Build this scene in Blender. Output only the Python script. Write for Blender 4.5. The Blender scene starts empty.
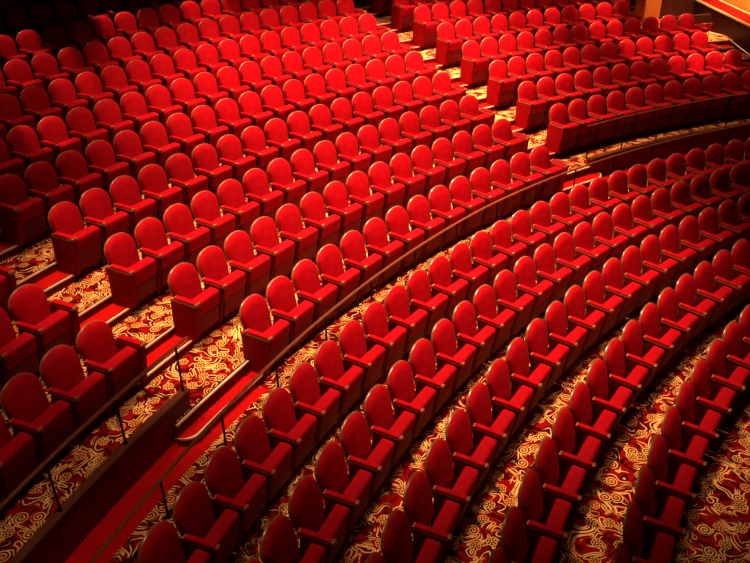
import bpy, bmesh, math, random
from mathutils import Vector, Matrix
random.seed(7)
C = bpy.context.scene.collection
PI = math.pi
ZB = 1.06                      # world height of the zero level used for the row tops (lower floor = 0)
S = 0.56                       # seat pitch along a row

# ------------------------------------------------------------------ camera
CAM_POS = Vector((1.0157764607665354, 15.00668528588291, 5.512467934116024 + ZB))
FW = Vector((0.8644365510513843, 0.023899776166342722, -0.5021735256916539))
RT = Vector((0.019871534516363323, -0.999713110068661, -0.013372347318641814))
UP = Vector((0.502349053271082, -0.0015805872466023926, 0.864663478135629))
FPX = 761.4961
cam = bpy.data.cameras.new('camera'); cam.sensor_fit = 'HORIZONTAL'; cam.sensor_width = 36.0
cam.lens = 36.0 * FPX / 750.0; cam.clip_end = 200
co = bpy.data.objects.new('camera', cam); C.objects.link(co)
M = Matrix.Identity(4)
for i in range(3):
    M[i][0] = RT[i]; M[i][1] = UP[i]; M[i][2] = -FW[i]; M[i][3] = CAM_POS[i]
co.matrix_world = M
bpy.context.scene.camera = co

def project(P):
    d = Vector(P) - CAM_POS; w = d.dot(FW)
    return 375 + FPX * d.dot(RT) / w, 281.5 - FPX * d.dot(UP) / w

# ------------------------------------------------------------------ materials
def new_mat(name):
    m = bpy.data.materials.new(name); m.use_nodes = True
    nt = m.node_tree
    return m, nt, nt.nodes['Principled BSDF']
def node(nt, t, **kw):
    n = nt.nodes.new(t)
    for k, v in kw.items(): setattr(n, k, v)
    return n
def link(nt, a, b): nt.links.new(a, b)
def math_(nt, op, a, b=None, c=None, clamp=False):
    n = node(nt, 'ShaderNodeMath', operation=op); n.use_clamp = clamp
    for i, v in enumerate((a, b, c)):
        if v is None: continue
        if hasattr(v, 'links'): nt.links.new(v, n.inputs[i])
        else: n.inputs[i].default_value = v
    return n.outputs[0]
def mixc(nt, f, a, b):
    n = node(nt, 'ShaderNodeMix', data_type='RGBA')
    for s, v in ((n.inputs[0], f), (n.inputs[6], a), (n.inputs[7], b)):
        if hasattr(v, 'links'): nt.links.new(v, s)
        else: s.default_value = v
    return n.outputs[2]
def sstep(nt, v, lo, hi, a=0.0, b=1.0):
    n = node(nt, 'ShaderNodeMapRange', interpolation_type='SMOOTHSTEP')
    nt.links.new(v, n.inputs[0])
    for i, x in zip((1, 2, 3, 4), (lo, hi, a, b)): n.inputs[i].default_value = x
    return n.outputs[0]

def velvet(name, col, dark, rough=.75, sheen=.12, scale=60, spec=.25):
    m, nt, b = new_mat(name)
    tc = node(nt, 'ShaderNodeTexCoord')
    nz = node(nt, 'ShaderNodeTexNoise'); nz.inputs['Scale'].default_value = 7; nz.inputs['Detail'].default_value = 3
    link(nt, tc.outputs['Object'], nz.inputs['Vector'])
    f = sstep(nt, nz.outputs[0], .3, .75)
    link(nt, mixc(nt, f, (*dark, 1), (*col, 1)), b.inputs['Base Color'])
    n2 = node(nt, 'ShaderNodeTexNoise'); n2.inputs['Scale'].default_value = scale; n2.inputs['Detail'].default_value = 2
    link(nt, tc.outputs['Object'], n2.inputs['Vector'])
    bp = node(nt, 'ShaderNodeBump'); bp.inputs['Strength'].default_value = .12; bp.inputs['Distance'].default_value = .01
    link(nt, n2.outputs[0], bp.inputs['Height']); link(nt, bp.outputs[0], b.inputs['Normal'])
    b.inputs['Roughness'].default_value = rough
    b.inputs['Specular IOR Level'].default_value = spec
    b.inputs['Sheen Weight'].default_value = sheen; b.inputs['Sheen Tint'].default_value = (1, .06, .05, 1)
    b.inputs['Sheen Roughness'].default_value = .4
    return m

def wood(name, c1, c2, rough=.4, spec=.5, scale=(3, 30, 3)):
    m, nt, b = new_mat(name)
    tc = node(nt, 'ShaderNodeTexCoord'); mp = node(nt, 'ShaderNodeMapping'); mp.inputs['Scale'].default_value = scale
    link(nt, tc.outputs['Object'], mp.inputs[0])
    nz = node(nt, 'ShaderNodeTexNoise'); nz.inputs['Scale'].default_value = 2; nz.inputs['Detail'].default_value = 5
    link(nt, mp.outputs[0], nz.inputs['Vector'])
    link(nt, mixc(nt, sstep(nt, nz.outputs[0], .3, .7), (*c1, 1), (*c2, 1)), b.inputs['Base Color'])
    b.inputs['Roughness'].default_value = rough; b.inputs['Specular IOR Level'].default_value = spec
    return m

def metal(name, col, rough=.35, metallic=1.0):
    m, nt, b = new_mat(name)
    tc = node(nt, 'ShaderNodeTexCoord')
    nz = node(nt, 'ShaderNodeTexNoise'); nz.inputs['Scale'].default_value = 25
    link(nt, tc.outputs['Object'], nz.inputs['Vector'])
    link(nt, sstep(nt, nz.outputs[0], .2, .8, rough - .08, rough + .1), b.inputs['Roughness'])
    b.inputs['Base Color'].default_value = (*col, 1); b.inputs['Metallic'].default_value = metallic
    return m

def carpet_mat():
    m, nt, b = new_mat('patterned_carpet')
    tc = node(nt, 'ShaderNodeTexCoord')
    # flat plan coordinates so that treads and floors share one pattern
    sx = node(nt, 'ShaderNodeSeparateXYZ'); link(nt, tc.outputs['Object'], sx.inputs[0])
    cb = node(nt, 'ShaderNodeCombineXYZ'); link(nt, sx.outputs[0], cb.inputs[0]); link(nt, sx.outputs[1], cb.inputs[1])
    ps = node(nt, 'ShaderNodeVectorMath', operation='SCALE'); link(nt, cb.outputs[0], ps.inputs[0]); ps.inputs['Scale'].default_value = 1.42
    P = ps.outputs[0]
    K = 2.75
    vo = node(nt, 'ShaderNodeTexVoronoi', voronoi_dimensions='2D', feature='F1')
    vo.inputs['Scale'].default_value = K; vo.inputs['Randomness'].default_value = .70
    link(nt, P, vo.inputs['Vector'])
    d = math_(nt, 'DIVIDE', vo.outputs['Distance'], K)             # metres from the nearest motif
    sc = node(nt, 'ShaderNodeVectorMath', operation='SUBTRACT')
    link(nt, P, sc.inputs[0]); link(nt, vo.outputs['Position'], sc.inputs[1])
    s2 = node(nt, 'ShaderNodeSeparateXYZ'); link(nt, sc.outputs[0], s2.inputs[0])
    ang = math_(nt, 'ARCTAN2', s2.outputs[1], s2.outputs[0])
    rc = node(nt, 'ShaderNodeSeparateColor'); link(nt, vo.outputs['Color'], rc.inputs[0])
    isros = math_(nt, 'GREATER_THAN', rc.outputs[0], .28)
    # rosette: scalloped ring, petals, eye
    pet = math_(nt, 'COSINE', math_(nt, 'MULTIPLY', ang, 7.0))
    dr = math_(nt, 'ADD', d, math_(nt, 'MULTIPLY', pet, .005))
    ring = sstep(nt, math_(nt, 'ABSOLUTE', math_(nt, 'SUBTRACT', dr, .083)), .004, .010, 1, 0)
    inner = math_(nt, 'MULTIPLY', sstep(nt, math_(nt, 'ABSOLUTE', math_(nt, 'SUBTRACT', d, .049)), .010, .017, 1, 0), sstep(nt, pet, -.25, .25))
    dot = sstep(nt, d, .012, .020, 1, 0)
    ros = math_(nt, 'MAXIMUM', math_(nt, 'MAXIMUM', ring, inner), dot)
    # spiral scroll
    sg = math_(nt, 'SUBTRACT', math_(nt, 'MULTIPLY', math_(nt, 'GREATER_THAN', rc.outputs[1], .5), 2.0), 1.0)
    sp = math_(nt, 'FRACT', math_(nt, 'ADD', math_(nt, 'DIVIDE', d, .048), math_(nt, 'ADD', math_(nt, 'MULTIPLY', math_(nt, 'DIVIDE', ang, 2 * PI), sg), rc.outputs[2])))
    spl = sstep(nt, math_(nt, 'ABSOLUTE', math_(nt, 'SUBTRACT', sp, .5)), .15, .26, 1, 0)
    spl = math_(nt, 'MULTIPLY', spl, math_(nt, 'LESS_THAN', d, .115))
    motif = math_(nt, 'ADD', math_(nt, 'MULTIPLY', ros, isros), math_(nt, 'MULTIPLY', spl, math_(nt, 'SUBTRACT', 1.0, isros)))
    # flowing scrolls: contour lines of a smooth field drawn at an even width
    def field(off):
        v = node(nt, 'ShaderNodeVectorMath', operation='ADD'); link(nt, P, v.inputs[0]); v.inputs[1].default_value = off
        wz = node(nt, 'ShaderNodeTexNoise', noise_dimensions='2D'); wz.inputs['Scale'].default_value = 2.6; wz.inputs['Detail'].default_value = 0
        link(nt, v.outputs[0], wz.inputs['Vector'])
        sub = node(nt, 'ShaderNodeVectorMath', operation='SUBTRACT'); link(nt, wz.outputs['Color'], sub.inputs[0]); sub.inputs[1].default_value = (.5, .5, .5)
        scl = node(nt, 'ShaderNodeVectorMath', operation='SCALE'); link(nt, sub.outputs[0], scl.inputs[0]); scl.inputs['Scale'].default_value = .55
        add = node(nt, 'ShaderNodeVectorMath', operation='ADD'); link(nt, v.outputs[0], add.inputs[0]); link(nt, scl.outputs[0], add.inputs[1])
        f1 = node(nt, 'ShaderNodeTexNoise', noise_dimensions='2D'); f1.inputs['Scale'].default_value = 4.6; f1.inputs['Detail'].default_value = 0
        link(nt, add.outputs[0], f1.inputs['Vector'])
        return math_(nt, 'MULTIPLY', f1.outputs[0], 4.6)
    e = .012
    f0, fx, fy = field((0, 0, 0)), field((e, 0, 0)), field((0, e, 0))
    gx = math_(nt, 'DIVIDE', math_(nt, 'SUBTRACT', fx, f0), e); gy = math_(nt, 'DIVIDE', math_(nt, 'SUBTRACT', fy, f0), e)
    g = math_(nt, 'SQRT', math_(nt, 'ADD', math_(nt, 'ADD', math_(nt, 'MULTIPLY', gx, gx), math_(nt, 'MULTIPLY', gy, gy)), 3.0))
    fr = math_(nt, 'ABSOLUTE', math_(nt, 'SUBTRACT', math_(nt, 'FRACT', f0), .5))
    dl = math_(nt, 'DIVIDE', fr, g)                                 # metres from the line
    wv = node(nt, 'ShaderNodeTexNoise', noise_dimensions='2D'); wv.inputs['Scale'].default_value = 4.2; wv.inputs['Detail'].default_value = 0
    link(nt, P, wv.inputs['Vector'])
    hw = sstep(nt, wv.outputs[0], .28, .62, .002, .0105)
    line = math_(nt, 'SUBTRACT', 1.0, math_(nt, 'DIVIDE', math_(nt, 'SUBTRACT', dl, math_(nt, 'MULTIPLY', hw, .8)), .004), clamp=True)
    line = math_(nt, 'MULTIPLY', line, sstep(nt, hw, .002, .005))
    line = math_(nt, 'MULTIPLY', line, math_(nt, 'MAXIMUM', sstep(nt, d, .095, .104), math_(nt, 'MULTIPLY', sstep(nt, d, .115, .12), 1.0)))
    gold = math_(nt, 'MAXIMUM', motif, line)
    # lighter red leaves between the scrolls
    fb = sstep(nt, math_(nt, 'FRACT', math_(nt, 'MULTIPLY', f0, .5)), .40, .55)
    base = mixc(nt, fb, (.10, .0015, .003, 1), (.33, .005, .005, 1))
    gcol = mixc(nt, sstep(nt, wv.outputs[0], .3, .7), (.95, .52, .13, 1), (1.0, .68, .25, 1))
    col = mixc(nt, gold, base, gcol)
    link(nt, col, b.inputs['Base Color'])
    b.inputs['Roughness'].default_value = .95; b.inputs['Specular IOR Level'].default_value = .05
    return m

RED = velvet('red_velvet', (.54, .0030, .0135), (.42, .0020, .0100), spec=.10, sheen=.05)
RED_E = velvet('end_panel_velvet_shaded', (.36, .0012, .006), (.29, .001, .005), spec=.1, sheen=.05)  # same red velvet, the end panels' shade put into its colour
RED_D = velvet('deep_red_velvet_shaded', (.17, .0015, .004), (.12, .001, .003), rough=.8, sheen=.05)  # darker red for arm supports, with shade under arms and seats included
PAN = wood('seat_underside_wood', (.17, .003, .004), (.23, .005, .005), rough=.6, spec=.2, scale=(1, 6, 25))
SHELL = wood('bronzed_walnut', (.27, .085, .03), (.42, .15, .055), rough=.3, spec=.6)
ARM = wood('polished_arm_wood', (.34, .10, .045), (.50, .19, .09), rough=.28, spec=.7)
CAPW = wood('mahogany_cap', (.13, .034, .012), (.20, .055, .02), rough=.4)
RAILW = wood('rail_bronze', (.16, .042, .018), (.25, .07, .03), rough=.3, spec=.6)
POST = metal('dark_bronze', (.05, .02, .012), .4)
NOSE = metal('pale_aluminium', (.92, .78, .58), .45, .35)
RUB = wood('rubber_strip', (.02, .01, .008), (.035, .015, .01), rough=.8, spec=.1)
RISER = velvet('riser_red_shaded', (.22, .004, .006), (.16, .003, .005), rough=.9, sheen=.05, spec=.05)  # plain red darkened so the risers carry their shade in the colour
FRONTRED = velvet('red_facing', (.24, .0018, .005), (.19, .0013, .004), rough=.55, sheen=.05)
PLAIN = velvet('plain_red_carpet', (.62, .008, .008), (.50, .006, .006), rough=.95, sheen=.1, scale=160, spec=.05)
CARPET = carpet_mat()
DARKW = wood('dark_panelling', (.030, .004, .004), (.050, .006, .005), rough=.5, scale=(2, 2, .6))
AMBER = wood('amber_plaster', (.70, .26, .05), (.85, .36, .09), rough=.8, spec=.1, scale=(1, 1, 1))
COLM = wood('ochre_column', (.55, .18, .05), (.66, .24, .07), rough=.6, spec=.2, scale=(1, 1, .3))
DIM = wood('auditorium_shell', (.05, .008, .006), (.07, .012, .008), rough=.9, spec=.05, scale=(1, 1, 1))

# ------------------------------------------------------------------ mesh helpers
def mesh_of(bm, name, mat, smooth=True):
    bmesh.ops.recalc_face_normals(bm, faces=bm.faces[:])
    me = bpy.data.meshes.new(name); bm.to_mesh(me); bm.free()
    me.materials.append(mat)
    if smooth:
        for p in me.polygons: p.use_smooth = True
        try: me.set_sharp_from_angle(angle=math.radians(42))
        except Exception: pass
    return me
def obj(name, me, parent=None):
    o = bpy.data.objects.new(name, me); C.objects.link(o)
    if parent: o.parent = parent
    return o
def tag(o, label=None, cat=None, group=None, kind=None):
    for k, v in (('label', label), ('category', cat), ('group', group), ('kind', kind)):
        if v: o[k] = v
    return o
def bevel(bm, w, seg=2):
    bmesh.ops.bevel(bm, geom=bm.edges[:], offset=w, segments=seg, profile=.6, affect='EDGES', clamp_overlap=True)
def prism_x(poly, x0, x1):
    """polygon in (y,z) swept along x"""
    bm = bmesh.new()
    a = [bm.verts.new((x0, y, z)) for y, z in poly]; b = [bm.verts.new((x1, y, z)) for y, z in poly]
    n = len(poly)
    bm.faces.new(a); bm.faces.new(b[::-1])
    for i in range(n): bm.faces.new((a[i], b[i], b[(i + 1) % n], a[(i + 1) % n]))
    return bm
def box(x0, x1, y0, y1, z0, z1): return prism_x([(y0, z0), (y1, z0), (y1, z1), (y0, z1)], x0, x1)
def join(*bms):
    out = bmesh.new()
    for b in bms:
        me = bpy.data.meshes.new('t'); b.to_mesh(me); b.free(); out.from_mesh(me); bpy.data.meshes.remove(me)
    return out

# ------------------------------------------------------------------ the seat (origin on the floor under the top of its back; +y faces the stage)
def outline(grow=0.0, n_arch=18):
    g = grow
    pts = []
    # bottom edge, right side up, arch, left side down
    pts += [(-.17 - g * .6, .43 - g), (0, .425 - g), (.17 + g * .6, .43 - g), (.205 + g, .46 - g * .5)]
    pts += [(.222 + g, .56), (.238 + g, .68), (.246 + g, .78), (.248 + g, .85)]
    for k in range(1, n_arch):
        t = PI * k / n_arch
        c, s = math.cos(t), math.sin(t)
        x = (.248 + g) * math.copysign(abs(c) ** .97, c)
        pts.append((x, .855 + (.178 + g) * s ** .98))
    pts += [(-.248 - g, .85), (-.246 - g, .78), (-.238 - g, .68), (-.222 - g, .56), (-.205 - g, .46 - g * .5)]
    return pts
def y_back(z): return -.045 + (1.05 - z) * .24
def padded(out, off, th, rings, zc=.74):
    """slab that follows the lean of the back: flat behind, pillowed in front. rings: (scale, height fraction)"""
    bm = bmesh.new(); loops = []
    def ring(s, off_):
        return [bm.verts.new((x * s, y_back(zc + (z - zc) * s) + off_, zc + (z - zc) * s)) for x, z in out]
    loops.append(ring(1.0, off))
    for s, h in rings: loops.append(ring(s, off + th * h))
    n = len(out)
    for a, b in zip(loops, loops[1:]):
        for i in range(n): bm.faces.new((a[i], a[(i + 1) % n], b[(i + 1) % n], b[i]))
    bm.faces.new(loops[0][::-1])
    c = bm.verts.new((0, y_back(zc) + off + th * rings[-1][1] * 1.02, zc))
    for i in range(n): bm.faces.new((loops[-1][i], loops[-1][(i + 1) % n], c))
    return bm
ME = {}
ME['backrest'] = mesh_of(padded(outline(0), .0, .085, [(1.0, .22), (.985, .42), (.94, .62), (.82, .80), (.62, .92), (.35, 1.0)]), 'backrest', RED)
ME['back_shell'] = mesh_of(padded(outline(.005), -.018, .028, [(1.0, .85), (.985, 1.0), (.9, 1.0)]), 'back_shell', SHELL)
def seat_bm():
    # folded-up cushion: its front edge now faces the ceiling, its underside faces the stage
    bm = prism_x([(.225, .30), (.245, .60), (.253, .655), (.272, .680), (.398, .677), (.424, .652), (.422, .60), (.398, .445), (.30, .40)], -.222, .222)
    bevel(bm, .012, 2); return bm
ME['seat'] = mesh_of(seat_bm(), 'seat', RED)
def pan_bm():
    bm = prism_x([(.22, .155), (.345, .155), (.392, .438), (.25, .438)], -.218, .218)
    bevel(bm, .008, 2); return bm
ME['seat_pan'] = mesh_of(pan_bm(), 'seat_pan', PAN)
def lip_bm():
    bm = prism_x([(.385, .437), (.401, .437), (.403, .447), (.385, .447)], -.220, .220); return bm
ME['seat_piping'] = mesh_of(lip_bm(), 'seat_piping', ARM)
def arm_bm(w):
    body = box(-w, w, .10, .495, .683, .712); bevel(body, .008, 2)
    f = box(-w, w, .462, .502, .690, .738); bevel(f, .014, 3)
    r = box(-w, w, .095, .122, .690, .736); bevel(r, .010, 3)
    return join(body, f, r)
def pad_bm(w):
    b = box(-w, w, .118, .466, .705, .746); bevel(b, .016, 3); return b
ME['armrest'] = mesh_of(arm_bm(.034), 'armrest', ARM)
ME['arm_pad'] = mesh_of(pad_bm(.032), 'arm_pad', RED)
def post_bm():
    b = prism_x([(.13, .69), (.465, .69), (.44, .58), (.395, .42), (.30, .0), (.07, .0), (.09, .35)], -.030, .030)
    bevel(b, .008, 2); return b
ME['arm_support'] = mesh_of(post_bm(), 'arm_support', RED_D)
def end_bm():
    b = prism_x([(.035, .688), (.488, .688), (.462, .52), (.41, .22), (.385, .125), (.03, .125), (.03, .35)], -.045, .035)
    bevel(b, .014, 3)
    f = box(-.035, .022, .05, .29, .0, .13); return join(b, f)
ME['end_panel'] = mesh_of(end_bm(), 'end_panel', RED_E)
ME['end_armrest'] = mesh_of(arm_bm(.044), 'end_armrest', ARM)
ME['end_arm_pad'] = mesh_of(pad_bm(.041), 'end_arm_pad', RED)
def under_seat_shade_bm():
    bm = prism_x([(.06, 0), (.255, 0), (.285, .17), (.20, .19), (.08, .17)], -.222, .222); bevel(bm, .006, 1); return bm
ME['under_seat_shade'] = mesh_of(under_seat_shade_bm(), 'under_seat_shade', RED_D)  # dark block added below the seat to stand in for the shade there

def make_proto():
    r = bpy.data.objects.new('theatre_seat', None); C.objects.link(r); r.empty_display_size = .2
    b = obj('backrest', ME['backrest'], r); obj('back_shell', ME['back_shell'], b)
    s = obj('seat', ME['seat'], r); obj('seat_pan', ME['seat_pan'], s)
    obj('under_seat_shade', ME['under_seat_shade'], r)
    return r
def add_arm(root, side, end):
    a = obj('armrest', ME['end_armrest' if end else 'armrest'], root); a.location.x = side * S / 2
    obj('arm_pad', ME['end_arm_pad' if end else 'arm_pad'], a)
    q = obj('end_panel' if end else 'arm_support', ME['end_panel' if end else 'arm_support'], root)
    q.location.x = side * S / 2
    if end and side < 0: q.scale.x = -1
def copy_tree(o, parent=None):
    c = o.copy(); C.objects.link(c)
    if parent: c.parent = parent
    for ch in o.children: copy_tree(ch, c)
    return c
PROTO = {}
def proto(kind):
    """kind: mid = one arm (on its own right-hand neighbour's border), start = end panel and arm, last = arm + closing end panel"""
    if kind not in PROTO:
        r = make_proto()
        add_arm(r, 1, kind == 'start')
        if kind == 'last': add_arm(r, -1, True)
        PROTO[kind] = [r, False]
    p = PROTO[kind]
    if not p[1]:
        p[1] = True; return p[0]
    return copy_tree(p[0])

NUM = ['zeroth', 'first', 'second', 'third', 'fourth', 'fifth', 'sixth', 'seventh', 'eighth', 'ninth', 'tenth', 'eleventh', 'twelfth',
       'thirteenth', 'fourteenth', 'fifteenth', 'sixteenth', 'seventeenth', 'eighteenth', 'nineteenth', 'twentieth', 'twenty-first',
       'twenty-second', 'twenty-third', 'twenty-fourth', 'twenty-fifth', 'twenty-sixth', 'twenty-seventh', 'twenty-eighth', 'twenty-ninth', 'thirtieth',
       'thirty-first', 'thirty-second', 'thirty-third', 'thirty-fourth', 'thirty-fifth', 'thirty-sixth']

# rows: radius and height of the seat tops (relative to the zero level)
RL = lambda k: 18.250 - (k - 1) * 1.0195
RU = lambda k: 19.303 + (k - 1) * 1.0441
ZU = lambda k: .4236 + (k - 1) * .2418 + {1: -.015, 2: .012}.get(k, 0)
FL = lambda k: ZU(k) - 1.06 + ZB            # floor level of a raised row (world)
WALK = FL(1)
LOWZ = -.045

def in_frame(r, th, z):
    """does any of the seat's outline fall inside the photograph's frame (small margin)?"""
    c, s = math.cos(th), math.sin(th)
    for fwd, h in ((0, 0), (.1, -.3), (.45, -.32), (.38, -.8)):
        for l in (-.24, 0, .26):
            P = ((r - fwd) * c - l * s, (r - fwd) * s + l * c, z + h + ZB)
            d = Vector(P) - CAM_POS
            if d.dot(FW) < 1: continue
            x, y = project(P)
            if -1 < x < 751 and -1 < y < 564: return True
    return False

SEATS = []
REAR = []
def seat(r, th, z, kind):
    o = proto(kind)
    o.location = (r * math.cos(th), r * math.sin(th), z - 1.06 + ZB)
    o.rotation_euler = (0, 0, th + PI / 2)
    SEATS.append(o)
    for ch in o.children:
        if ch.name.startswith(('arm', 'end')): ch.rotation_euler.z = math.copysign(S / (2 * r), ch.location.x)
    return o

# lower block: curved rows on the flat floor, running past the frame at both ends
L_T0 = {1: 1.2383, 2: 1.2122, 3: 1.1832, 4: 1.1522, 5: 1.1145}
LROW = {1: 'row directly below the long handrail', 2: 'second row below the long handrail', 3: 'third row below the long handrail',
        4: 'fourth row below the long handrail', 5: 'fifth row below the long handrail'}
for k in range(1, 6):
    r = RL(k); z = -.0038 * (k - 1)
    ths = [L_T0[k] - n * S / r for n in range(-8, 40)]
    vis = [t for t in ths if in_frame(r, t, z)]
    for i, t in enumerate(vis):
        o = seat(r, t, LOWZ, 'mid')
        tag(o, 'red folding seat, %s from the left in the %s' % (NUM[i + 1], LROW[k]), 'theatre seat', 'seats in the %s' % LROW[k])
# raised centre block
V = {1: 1.0608 - 13 * S / RU(1), 2: .6827, 3: .6785, 4: .6713, 5: .6674, 6: .6619, 7: .6578, 8: .6547, 9: .6519, 10: .648, 11: .644}
for k in range(1, 12):
    r = RU(k); n = 13 + k
    for i in range(n):                                   # i counts from the right-hand end
        t = V[k] + i * S / r
        if not in_frame(r, t, ZU(k)): continue
        o = seat(r, t, ZU(k), 'last' if i == 0 else 'start' if i == n - 1 else 'mid')
        if k >= 10: REAR.append(o); continue
        row = 'front row' if k == 1 else NUM[k] + ' row'
        if k <= 4: lab = 'red seat, %s from the left aisle in the centre block\'s %s' % (NUM[n - i], row)
        else: lab = 'red seat, %s from the right aisle in the centre block\'s %s' % (NUM[i + 1], row)
        if i == 0: lab = 'red folding seat at the right aisle end of the centre block\'s %s' % row
        if i == n - 1: lab = 'red seat with broad end panel on the left aisle, centre block\'s %s' % row
        tag(o, lab, 'theatre seat', 'seats in the centre block\'s %s' % row)
# far right block (starts one row further back)
R0 = {2: .6018, 3: .5993, 4: .597, 5: .5949, 6: .5932, 7: .5915, 8: .590, 9: .5885, 10: .587}
RN = {2: 12, 3: 12, 4: 12, 5: 13, 6: 11, 7: 12, 8: 12, 9: 12, 10: 12}
for k in range(2, 11):
    r = RU(k)
    for i in range(RN[k]):
        t = R0[k] - i * S / r
        if not in_frame(r, t, ZU(k)): continue
        o = seat(r, t, ZU(k), 'start' if i == 0 else 'last' if i == RN[k] - 1 else 'mid')
        if k >= 7: REAR.append(o); continue
        row = 'front row' if k == 2 else NUM[k - 1] + ' row'
        lab = 'red seat, %s from the aisle in the far right block\'s %s' % (NUM[i + 1], row)
        if i == 0: lab = 'red seat with broad end panel on the aisle, far right block\'s %s' % row
        tag(o, lab, 'theatre seat', 'seats in the far right block\'s %s' % row)
# near left block
Q0 = {2: 1.1462, 3: 1.1447, 4: 1.1428}
for k in range(2, 5):
    r = RU(k)
    for i in range(4):
        t = Q0[k] + i * S / r
        if not in_frame(r, t, ZU(k)): continue
        o = seat(r, t, ZU(k), 'last' if i == 0 else 'mid')
        row = 'front row' if k == 2 else NUM[k - 1] + ' row'
        lab = 'dark red seat, %s from the aisle in the near left block\'s %s' % (NUM[i + 1], row)
        if i == 0: lab = 'dark red seat at the aisle end of the near left block\'s %s' % row
        tag(o, lab, 'theatre seat', 'seats in the near left block\'s %s' % row)
# the rearmost seats, beyond the three hundred or so that show largest: one mass
def mass(roots, name, label):
    bpy.context.view_layer.update()
    verts, faces, mi, mats = [], [], [], []
    for r in roots:
        for o in r.children_recursive:
            me = o.data; base = len(verts)
            if me.materials[0] not in mats: mats.append(me.materials[0])
            k = mats.index(me.materials[0])
            verts += [tuple(o.matrix_world @ v.co) for v in me.vertices]
            for p in me.polygons: faces.append([base + i for i in p.vertices]); mi.append(k)
    me = bpy.data.meshes.new(name); me.from_pydata(verts, [], faces)
    for m in mats: me.materials.append(m)
    for p, k in zip(me.polygons, mi): p.material_index = k; p.use_smooth = True
    try: me.set_sharp_from_angle(angle=math.radians(42))
    except Exception: pass
    me.update()
    for r in roots:
        for o in list(r.children_recursive): bpy.data.objects.remove(o)
        if r in SEATS: SEATS.remove(r)
        bpy.data.objects.remove(r)
    tag(obj(name, me), label, 'theatre seats', None, 'stuff')
mass(REAR, 'rear_seating', 'small red seats of the rearmost rows along the top of the centre and far right blocks')
print('SEATS', len(SEATS))

# ------------------------------------------------------------------ curved structure
def arc_block(t0, t1, prof, step=.012, extra=None):
    """profile [(r, z)] closed polygon swept round the hall's centre from t0 to t1"""
    n = max(2, int(abs(t1 - t0) / step) + 1)
    bm = bmesh.new(); rings = []
    for i in range(n + 1):
        t = t0 + (t1 - t0) * i / n; c, s = math.cos(t), math.sin(t)
        rings.append([bm.verts.new((r * c, r * s, z)) for r, z in prof])
    m = len(prof)
    for a, b in zip(rings, rings[1:]):
        for j in range(m): bm.faces.new((a[j], a[(j + 1) % m], b[(j + 1) % m], b[j]))
    bm.faces.new(rings[0]); bm.faces.new(rings[-1][::-1])
    return bm
def polar(r, t, z): return Vector((r * math.cos(t), r * math.sin(t), z))
def rect(r0, r1, z0, z1): return [(r0, z0), (r1, z0), (r1, z1), (r0, z1)]
def arc_rect(name, t0, t1, r0, r1, z0, z1, mat, parent=None, kind='structure', bev=0):
    bm = arc_block(t0, t1, rect(r0, r1, z0, z1))
    me = mesh_of(bm, name, mat, smooth=True)
    if name == 'floor':
        me.materials.append(RISER)  # side faces take the shade-darkened red
        for p in me.polygons:
            if p.normal.z < .5: p.material_index = 1
    o = obj(name, me, parent)
    if parent is None and kind: o['kind'] = kind
    return o

TA, TB = -.15, 1.62          # angular extent of the built hall
# lower floor and the walkway behind the lower block
arc_rect('floor', TA, TB, 9.0, 18.335, -.3, LOWZ, CARPET)
arc_rect('floor', TA, TB, 18.335, 18.845, -.3, WALK, CARPET)
arc_rect('floor', 1.083, TB, 18.845, 19.26, -.3, WALK, PLAIN)
arc_rect('floor', TA, .658, 18.845, 19.26, -.3, WALK, PLAIN)
arc_rect('floor', .658, 1.083, 18.845, 19.32, -.3, WALK, CARPET)
# raised platforms, one per row
for k in range(2, 12):
    arc_rect('floor', TA, TB, RU(k - 1) + (0.0 if k > 2 else -.03), RU(k) + .004, -.3, FL(k), CARPET)
arc_rect('floor', TA, TB, RU(11), RU(11) + 4, -.3, FL(12), CARPET)

# low walls in front of the side blocks with wooden caps
WL0, WR1 = 1.1335, .6045
CAPZ = -.12 + ZB
w = arc_rect('wall_left', WL0, TB, 19.258, 19.335, .0, CAPZ - .03, FRONTRED)
cap = arc_rect('trim_1', WL0 - .001, TB, 19.245, 19.350, CAPZ - .03, CAPZ, CAPW)
CAPR = -.215 + ZB
w = arc_rect('wall_right', TA, WR1, 19.262, 19.36, .0, CAPR - .03, FRONTRED)
cap = arc_rect('trim_2', TA, WR1 + .001, 19.245, 19.375, CAPR - .03, CAPR, CAPW)

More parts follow.
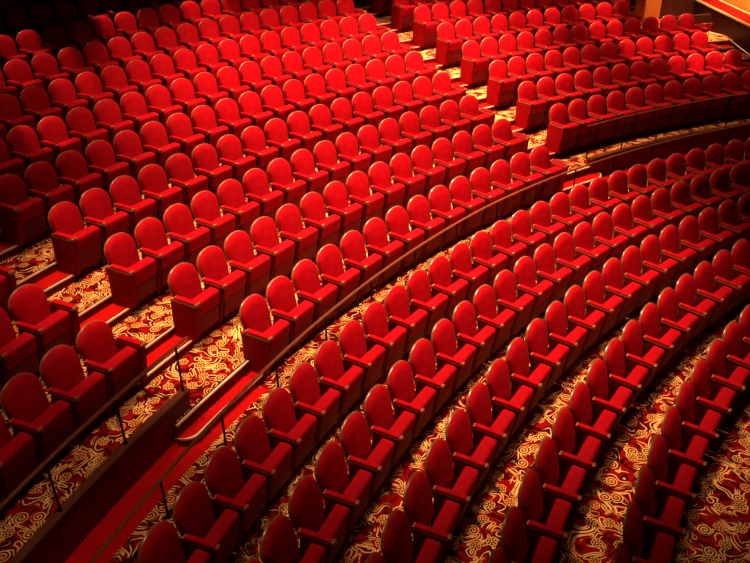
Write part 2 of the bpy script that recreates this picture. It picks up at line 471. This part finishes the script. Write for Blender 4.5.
# aisle steps: a plain red half tread in every row with metal nosings on both edges
TRIM = 3
def nosing(t0, t1, r, z):
    global TRIM
    a = arc_rect('trim_%d' % TRIM, t0, t1, r - .008, r + .020, z - .016, z + .007, NOSE); TRIM += 1
    b = arc_rect('rubber_insert', t0 + .0003, t1 - .0003, r + .020, r + .040, z - .006, z + .006, RUB, parent=a)
    return a
def aisle(k, t0, t1):
    r = RU(k); half = FL(k) + .118
    arc_rect('floor', t0, t1, r - .305, r - .002, FL(k) - .05, half, PLAIN)
    nosing(t0, t1, r - .305, half)
    nosing(t0, t1, r, FL(k + 1))
def bullnose(ta, tb, r0, r1, z0, z1):
    """lowest tread: its front edge runs from ta to tb and then turns back in a quarter round to the wall at r1"""
    global TRIM
    path = []
    n = 12
    for i in range(n + 1): path.append((r0, ta + (tb - ta) * i / n))
    da = math.copysign((r1 - r0) / r0 * .95, tb - ta)
    for i in range(1, 9):
        q = PI / 2 * i / 8
        path.append((r0 + (r1 - r0) * (1 - math.cos(q)), tb + da * math.sin(q)))
    bm = bmesh.new()
    lo = [bm.verts.new(polar(r, t, z0)) for r, t in path] + [bm.verts.new(polar(r1, ta, z0))]
    hi = [bm.verts.new(polar(r, t, z1)) for r, t in path] + [bm.verts.new(polar(r1, ta, z1))]
    bm.faces.new(hi); bm.faces.new(lo[::-1])
    m = len(lo)
    for i in range(m): bm.faces.new((lo[i], lo[(i + 1) % m], hi[(i + 1) % m], hi[i]))
    me = mesh_of(bm, 'floor', PLAIN); me.materials.append(RISER)
    for p in me.polygons:
        if abs(p.normal.z) < .5: p.material_index = 1
    o = obj('floor', me); o['kind'] = 'structure'
    bm = bmesh.new(); rings = []
    for r, t in path:
        rings.append([bm.verts.new(polar(r + a_, t, z1 + b_)) for a_, b_ in ((-.010, -.018), (.026, -.018), (.026, .008), (-.010, .008))])
    for a_, b_ in zip(rings, rings[1:]):
        for j in range(4): bm.faces.new((a_[j], a_[(j + 1) % 4], b_[(j + 1) % 4], b_[j]))
    bm.faces.new(rings[0]); bm.faces.new(rings[-1][::-1])
    o = obj('trim_%d' % TRIM, mesh_of(bm, 'nosing', NOSE)); o['kind'] = 'structure'; TRIM += 1
for k in range(1, 12):
    r = RU(k)
    l0 = V[k] + (12 + k) * S / r + .30 / r
    if k >= 2:
        l1 = l0 + 1.07 / r
        if in_frame(r, l0 + .02, ZU(k) - 1.0): aisle(k, l0, l1)
        h0 = R0.get(k, .586) + .31 / r; h1 = V[k] - .31 / r
        aisle(k, h0, h1)
    else:
        half = FL(1) + .112
        arc_rect('floor', l0, 1.1330, 19.195, 19.274, FL(1) - .05, FL(2), CARPET)
        arc_rect('floor', 1.1330, 1.152, 19.195, 19.257, FL(1) - .05, FL(2), CARPET)
        bullnose(l0, 1.144, r - .305, 19.196, FL(1) - .05, half)
        nosing(l0, 1.152, 19.195, FL(2))
        bullnose(V[1] - .31 / r, .606, r - .305, r - .035, FL(1) - .05, half)
        nosing(.6055, V[1] - .31 / r, r - .03, FL(2))
# third aisle at the far right with its own steps
RE = {k: R0[k] - (RN[k] - 1) * S / RU(k) for k in R0}
for k in range(2, 6):
    r = RU(k)
    aisle(k, .247, min(RE[k] - .33 / r, .30))

# ------------------------------------------------------------------ handrails
def tube_path(pts, rad, n=8, flat=1.0):
    bm = bmesh.new(); rings = []
    for i, p in enumerate(pts):
        a = pts[max(i - 1, 0)]; b = pts[min(i + 1, len(pts) - 1)]
        d = (b - a).normalized(); side = d.cross(Vector((0, 0, 1)))
        if side.length < .01: side = Vector((1, 0, 0))
        side.normalize(); up = side.cross(d)
        rings.append([bm.verts.new(p + side * rad * math.cos(2 * PI * j / n) + up * rad * flat * math.sin(2 * PI * j / n)) for j in range(n)])
    for a, b in zip(rings, rings[1:]):
        for j in range(n): bm.faces.new((a[j], a[(j + 1) % n], b[(j + 1) % n], b[j]))
    bm.faces.new(rings[0][::-1]); bm.faces.new(rings[-1])
    return bm
def handrail(label, t0, t1, rf, zf, posts, base, rad=.023):
    e = bpy.data.objects.new('handrail', None); C.objects.link(e)
    tm = (t0 + t1) / 2; e.location = polar(rf(tm), tm, base)
    tag(e, label, 'handrail')
    inv = Vector(e.location)
    n = int(abs(t1 - t0) / .012) + 2
    pts = [polar(rf(t0 + (t1 - t0) * i / n), t0 + (t1 - t0) * i / n, zf(t0 + (t1 - t0) * i / n)) - inv for i in range(n + 1)]
    obj('top_rail', mesh_of(tube_path(pts, rad, 10, .6), 'top_rail', RAILW), e)
    for t in posts:
        p = polar(rf(t), t, base)
        pm = tube_path([p - inv, Vector((p.x, p.y, zf(t) - .012)) - inv], .014, 8)
        q = obj('post', mesh_of(pm, 'post', POST), e)
        fl = tube_path([p - inv, p - inv + Vector((0, 0, .010))], .022, 12)
        obj('post_flange', mesh_of(fl, 'post_flange', POST), q)
    return e
def lin(t, ta, a, tb, b): return a + (b - a) * max(0, min(1, (t - ta) / (tb - ta)))
# long rail along the walkway edge
zl = lambda t: ZB + lin(t, 1.21, -.115, .80, .075)
posts = [1.145 + .0595 * i for i in range(-14, 7)]
handrail('long curved bronze handrail on thin posts running between the lower and raised blocks', TB - .05, .20, lambda t: 18.62, zl,
         [t for t in posts if .22 < t < TB - .06], WALK)
handrail('dark handrail on thin posts in front of the near left block', 1.124, TB - .05, lambda t: 19.31, lambda t: ZB + .51,
         [1.1352 + .0525 * i for i in range(0, 8)], CAPZ)
handrail('dark handrail on thin posts in front of the far right block', .612, .18, lambda t: 19.33, lambda t: ZB + .495,
         [.608 - .0525 * i for i in range(0, 9)], CAPR)

# ------------------------------------------------------------------ far right: sloping parapet, column, back wall
def plane_wall(name, pts_a, pts_b, mat):
    """quad strip between two polylines given as 3-D points, as a thin solid"""
    bm = bmesh.new()
    a = [bm.verts.new(p) for p in pts_a]; b = [bm.verts.new(p) for p in pts_b]
    for i in range(len(a) - 1): bm.faces.new((a[i], a[i + 1], b[i + 1], b[i]))
    bmesh.ops.recalc_face_normals(bm, faces=bm.faces[:])
    bmesh.ops.solidify(bm, geom=bm.faces[:], thickness=.06)
    o = obj(name, mesh_of(bm, name, mat, smooth=False)); o['kind'] = 'structure'
    return o
PT = .240
def ptop(r): return ZB + 1.06 + (r - 22.9) * .092
rs = [18.9, 20, 21, 22, 23, 24, 25, 26, 27]
# parapet: dark panelled face, broad red cap with pale edges
def swept_bar(name, tof, r_list, offs, mat, kind='structure', parent=None):
    """bar following the parapet: offs = [(tangential offset, z offset)] closed section"""
    bm = bmesh.new(); rings = []
    for r in r_list:
        c, s = math.cos(tof), math.sin(tof)
        rings.append([bm.verts.new((r * c + l * s, r * s - l * c, (ptop(r) + dz) if dz > -5 else 0.0)) for l, dz in offs])
    m = len(offs)
    for a, b in zip(rings, rings[1:]):
        for j in range(m): bm.faces.new((a[j], a[(j + 1) % m], b[(j + 1) % m], b[j]))
    bm.faces.new(rings[0]); bm.faces.new(rings[-1][::-1])
    o = obj(name, mesh_of(bm, name, mat, smooth=False), parent)
    if kind and parent is None: o['kind'] = kind
    return o
swept_bar('wall_side', PT, rs, [(0, -9), (.50, -9), (.50, -.04), (0, -.04)], DARKW)
swept_bar('trim_%d' % TRIM, PT, rs, [(-.015, -.03), (.02, -.03), (.02, .02), (-.015, .02)], NOSE); TRIM += 1
swept_bar('trim_%d' % TRIM, PT, rs, [(.02, -.05), (.50, -.05), (.50, .04), (.02, .0)], FRONTRED); TRIM += 1
swept_bar('trim_%d' % TRIM, PT, rs, [(.50, -.05), (.55, -.05), (.55, .06), (.50, .06)], NOSE); TRIM += 1
# amber side wall beyond the parapet and dark wall at the back
c, s = math.cos(.212), math.sin(.212)
plane_wall('wall_far', [(18 * c, 18 * s, 0), (30 * c, 30 * s, 0)], [(18 * c, 18 * s, 8), (30 * c, 30 * s, 8)], AMBER)
arc_rect('wall_back', .2425, .301, 25.45, 25.56, 0, 7, DARKW)
arc_rect('wall_back', .2425, .296, 24.56, 24.68, 0, FL(7) + .24, DARKW)
# column standing among the rear rows
def column():
    e = bpy.data.objects.new('column', None); C.objects.link(e)
    e['kind'] = 'structure'
    e.location = polar(25.15, .312, FL(7)); e.rotation_euler = (0, 0, .302 + PI / 2)
    sh = box(-.26, .26, -.26, .26, .06, 5.2); bevel(sh, .03, 2); obj('shaft', mesh_of(sh, 'shaft', COLM), e)
    bs = box(-.29, .29, -.29, .29, -.25, .06); bevel(bs, .03, 2); obj('base', mesh_of(bs, 'base', COLM), e)
column()
# short metal rail beside the far steps
def stair_rail():
    e = bpy.data.objects.new('stair_rail', None); C.objects.link(e); e.location = polar(23.4, .247, FL(4))
    tag(e, 'short pale kinked handrail beside the steps at the far right wall', 'handrail')
    inv = Vector(e.location)
    P = [polar(24.11, .255, ZB + .68), polar(23.39, .255, ZB + .72), polar(22.56, .255, ZB + .53), polar(21.6, .255, ZB + .33)]
    obj('top_rail', mesh_of(tube_path([p - inv for p in P], .016, 8), 'top_rail', NOSE), e)
    for p, z in ((P[0], FL(5)), (P[2], FL(4)), (P[3], FL(3))):
        obj('post', mesh_of(tube_path([Vector((p.x, p.y, z)) - inv, p - inv], .012, 8), 'post', POST), e)
stair_rail()
# hall shell, out of the picture: ceiling
bm = box(-14, 34, -10, 34, 13.0, 13.2); o = obj('ceiling', mesh_of(bm, 'ceiling', DIM, smooth=False)); o['kind'] = 'structure'

# ------------------------------------------------------------------ light
def spot(name, src, dst, power, angle, blend=1.0, col=(1, .74, .50), size=.25):
    l = bpy.data.lights.new(name, 'SPOT'); l.energy = power; l.spot_size = math.radians(angle); l.spot_blend = blend
    l.color = col; l.shadow_soft_size = size
    o = bpy.data.objects.new(name, l); C.objects.link(o); o.location = src
    o.rotation_euler = (Vector(dst) - Vector(src)).to_track_quat('-Z', 'Y').to_euler()
    return o
def at(r, t, z=.6): return polar(r, t, z + ZB)
WARM = (1, .70, .42)
# broad house washes over the raised blocks
spot('house_spot', at(21.2, .79, 11.0), at(22.0, .76, .5), 14500, 72, 1.0, WARM, .5)
spot('house_spot', at(23.2, .46, 10.5), at(23.8, .48, .5), 2200, 56, 1.0, WARM, .4)
spot('house_spot', at(23.4, 1.02, 10.0), at(23.8, 1.00, .5), 1100, 50, 1.0, WARM, .4)
spot('house_spot', at(19.8, .36, 9.5), at(20.3, .37, .2), 1500, 52, 1.0, WARM, .4)  # added fill that lifts the dim front rows on the right
# bright aisles
spot('house_spot', at(20.6, 1.09, 9.0), at(20.8, 1.065, 0), 4200, 36, 1.0, WARM, .3)
spot('house_spot', at(23.4, .57, 10.0), at(23.8, .615, .5), 10500, 46, 1.0, WARM, .3)
# lower block
spot('house_spot', at(16.4, .93, 11.0), at(17.6, .89, -.6), 8600, 52, 1.0, WARM, .4)
spot('house_spot', at(18.3, 1.20, 9.0), at(18.6, 1.15, -.6), 1100, 56, 1.0, WARM, .4)
spot('house_spot', at(14.8, 1.0, 10.0), at(15.2, .98, -.6), 450, 50, 1.0, WARM, .4)
spot('house_spot', at(14.6, .80, 10.0), at(15.0, .82, -.6), 700, 44, 1.0, WARM, .4)
# small pools among the rear seats
for (r, t, pw, ang) in [(22.4, .40, 2600, 9), (22.0, .335, 3000, 9), (21.2, .345, 2400, 8), (23.4, .325, 2000, 8), (23.5, .42, 2200, 8), (24.5, .40, 2600, 9), (24.5, .47, 2200, 9),
                        (27.5, .945, 900, 7), (26.6, .945, 800, 7), (26.5, .975, 900, 6), (25.6, .955, 800, 6), (24.5, 1.01, 1000, 6), (27.8, .86, 1300, 8), (26.6, .88, 800, 8),
                        (27.6, .78, 1600, 9), (26.0, .80, 900, 8), (24.3, .275, 2600, 12), (22.6, .285, 1800, 9), (21.4, .377, 2400, 7)]:
    spot('pool_spot', at(r - .6, t, 11.0), at(r, t, ZU((r - 18.3) / 1.0441)), pw * 3.2, ang, .6, (1, .72, .46), .08)
# amber side wall
spot('wall_spot', polar(23.2, .27, 6.5), polar(24.6, .212, 2.7), 3000, 60, 1.0, (1, .62, .25), .3)
spot('wall_spot', polar(23.2, .30, 6.0), polar(25.15, .31, 2.4), 1200, 40, 1.0, (1, .62, .25), .2)

w = bpy.data.worlds.new('world'); bpy.context.scene.world = w; w.use_nodes = True
bg = w.node_tree.nodes['Background']; bg.inputs[0].default_value = (.9, .35, .25, 1); bg.inputs[1].default_value = .02
vs = bpy.context.scene.view_settings
vs.view_transform = 'Standard'; vs.look = 'None'; vs.exposure = 0.22; vs.gamma = 0.86
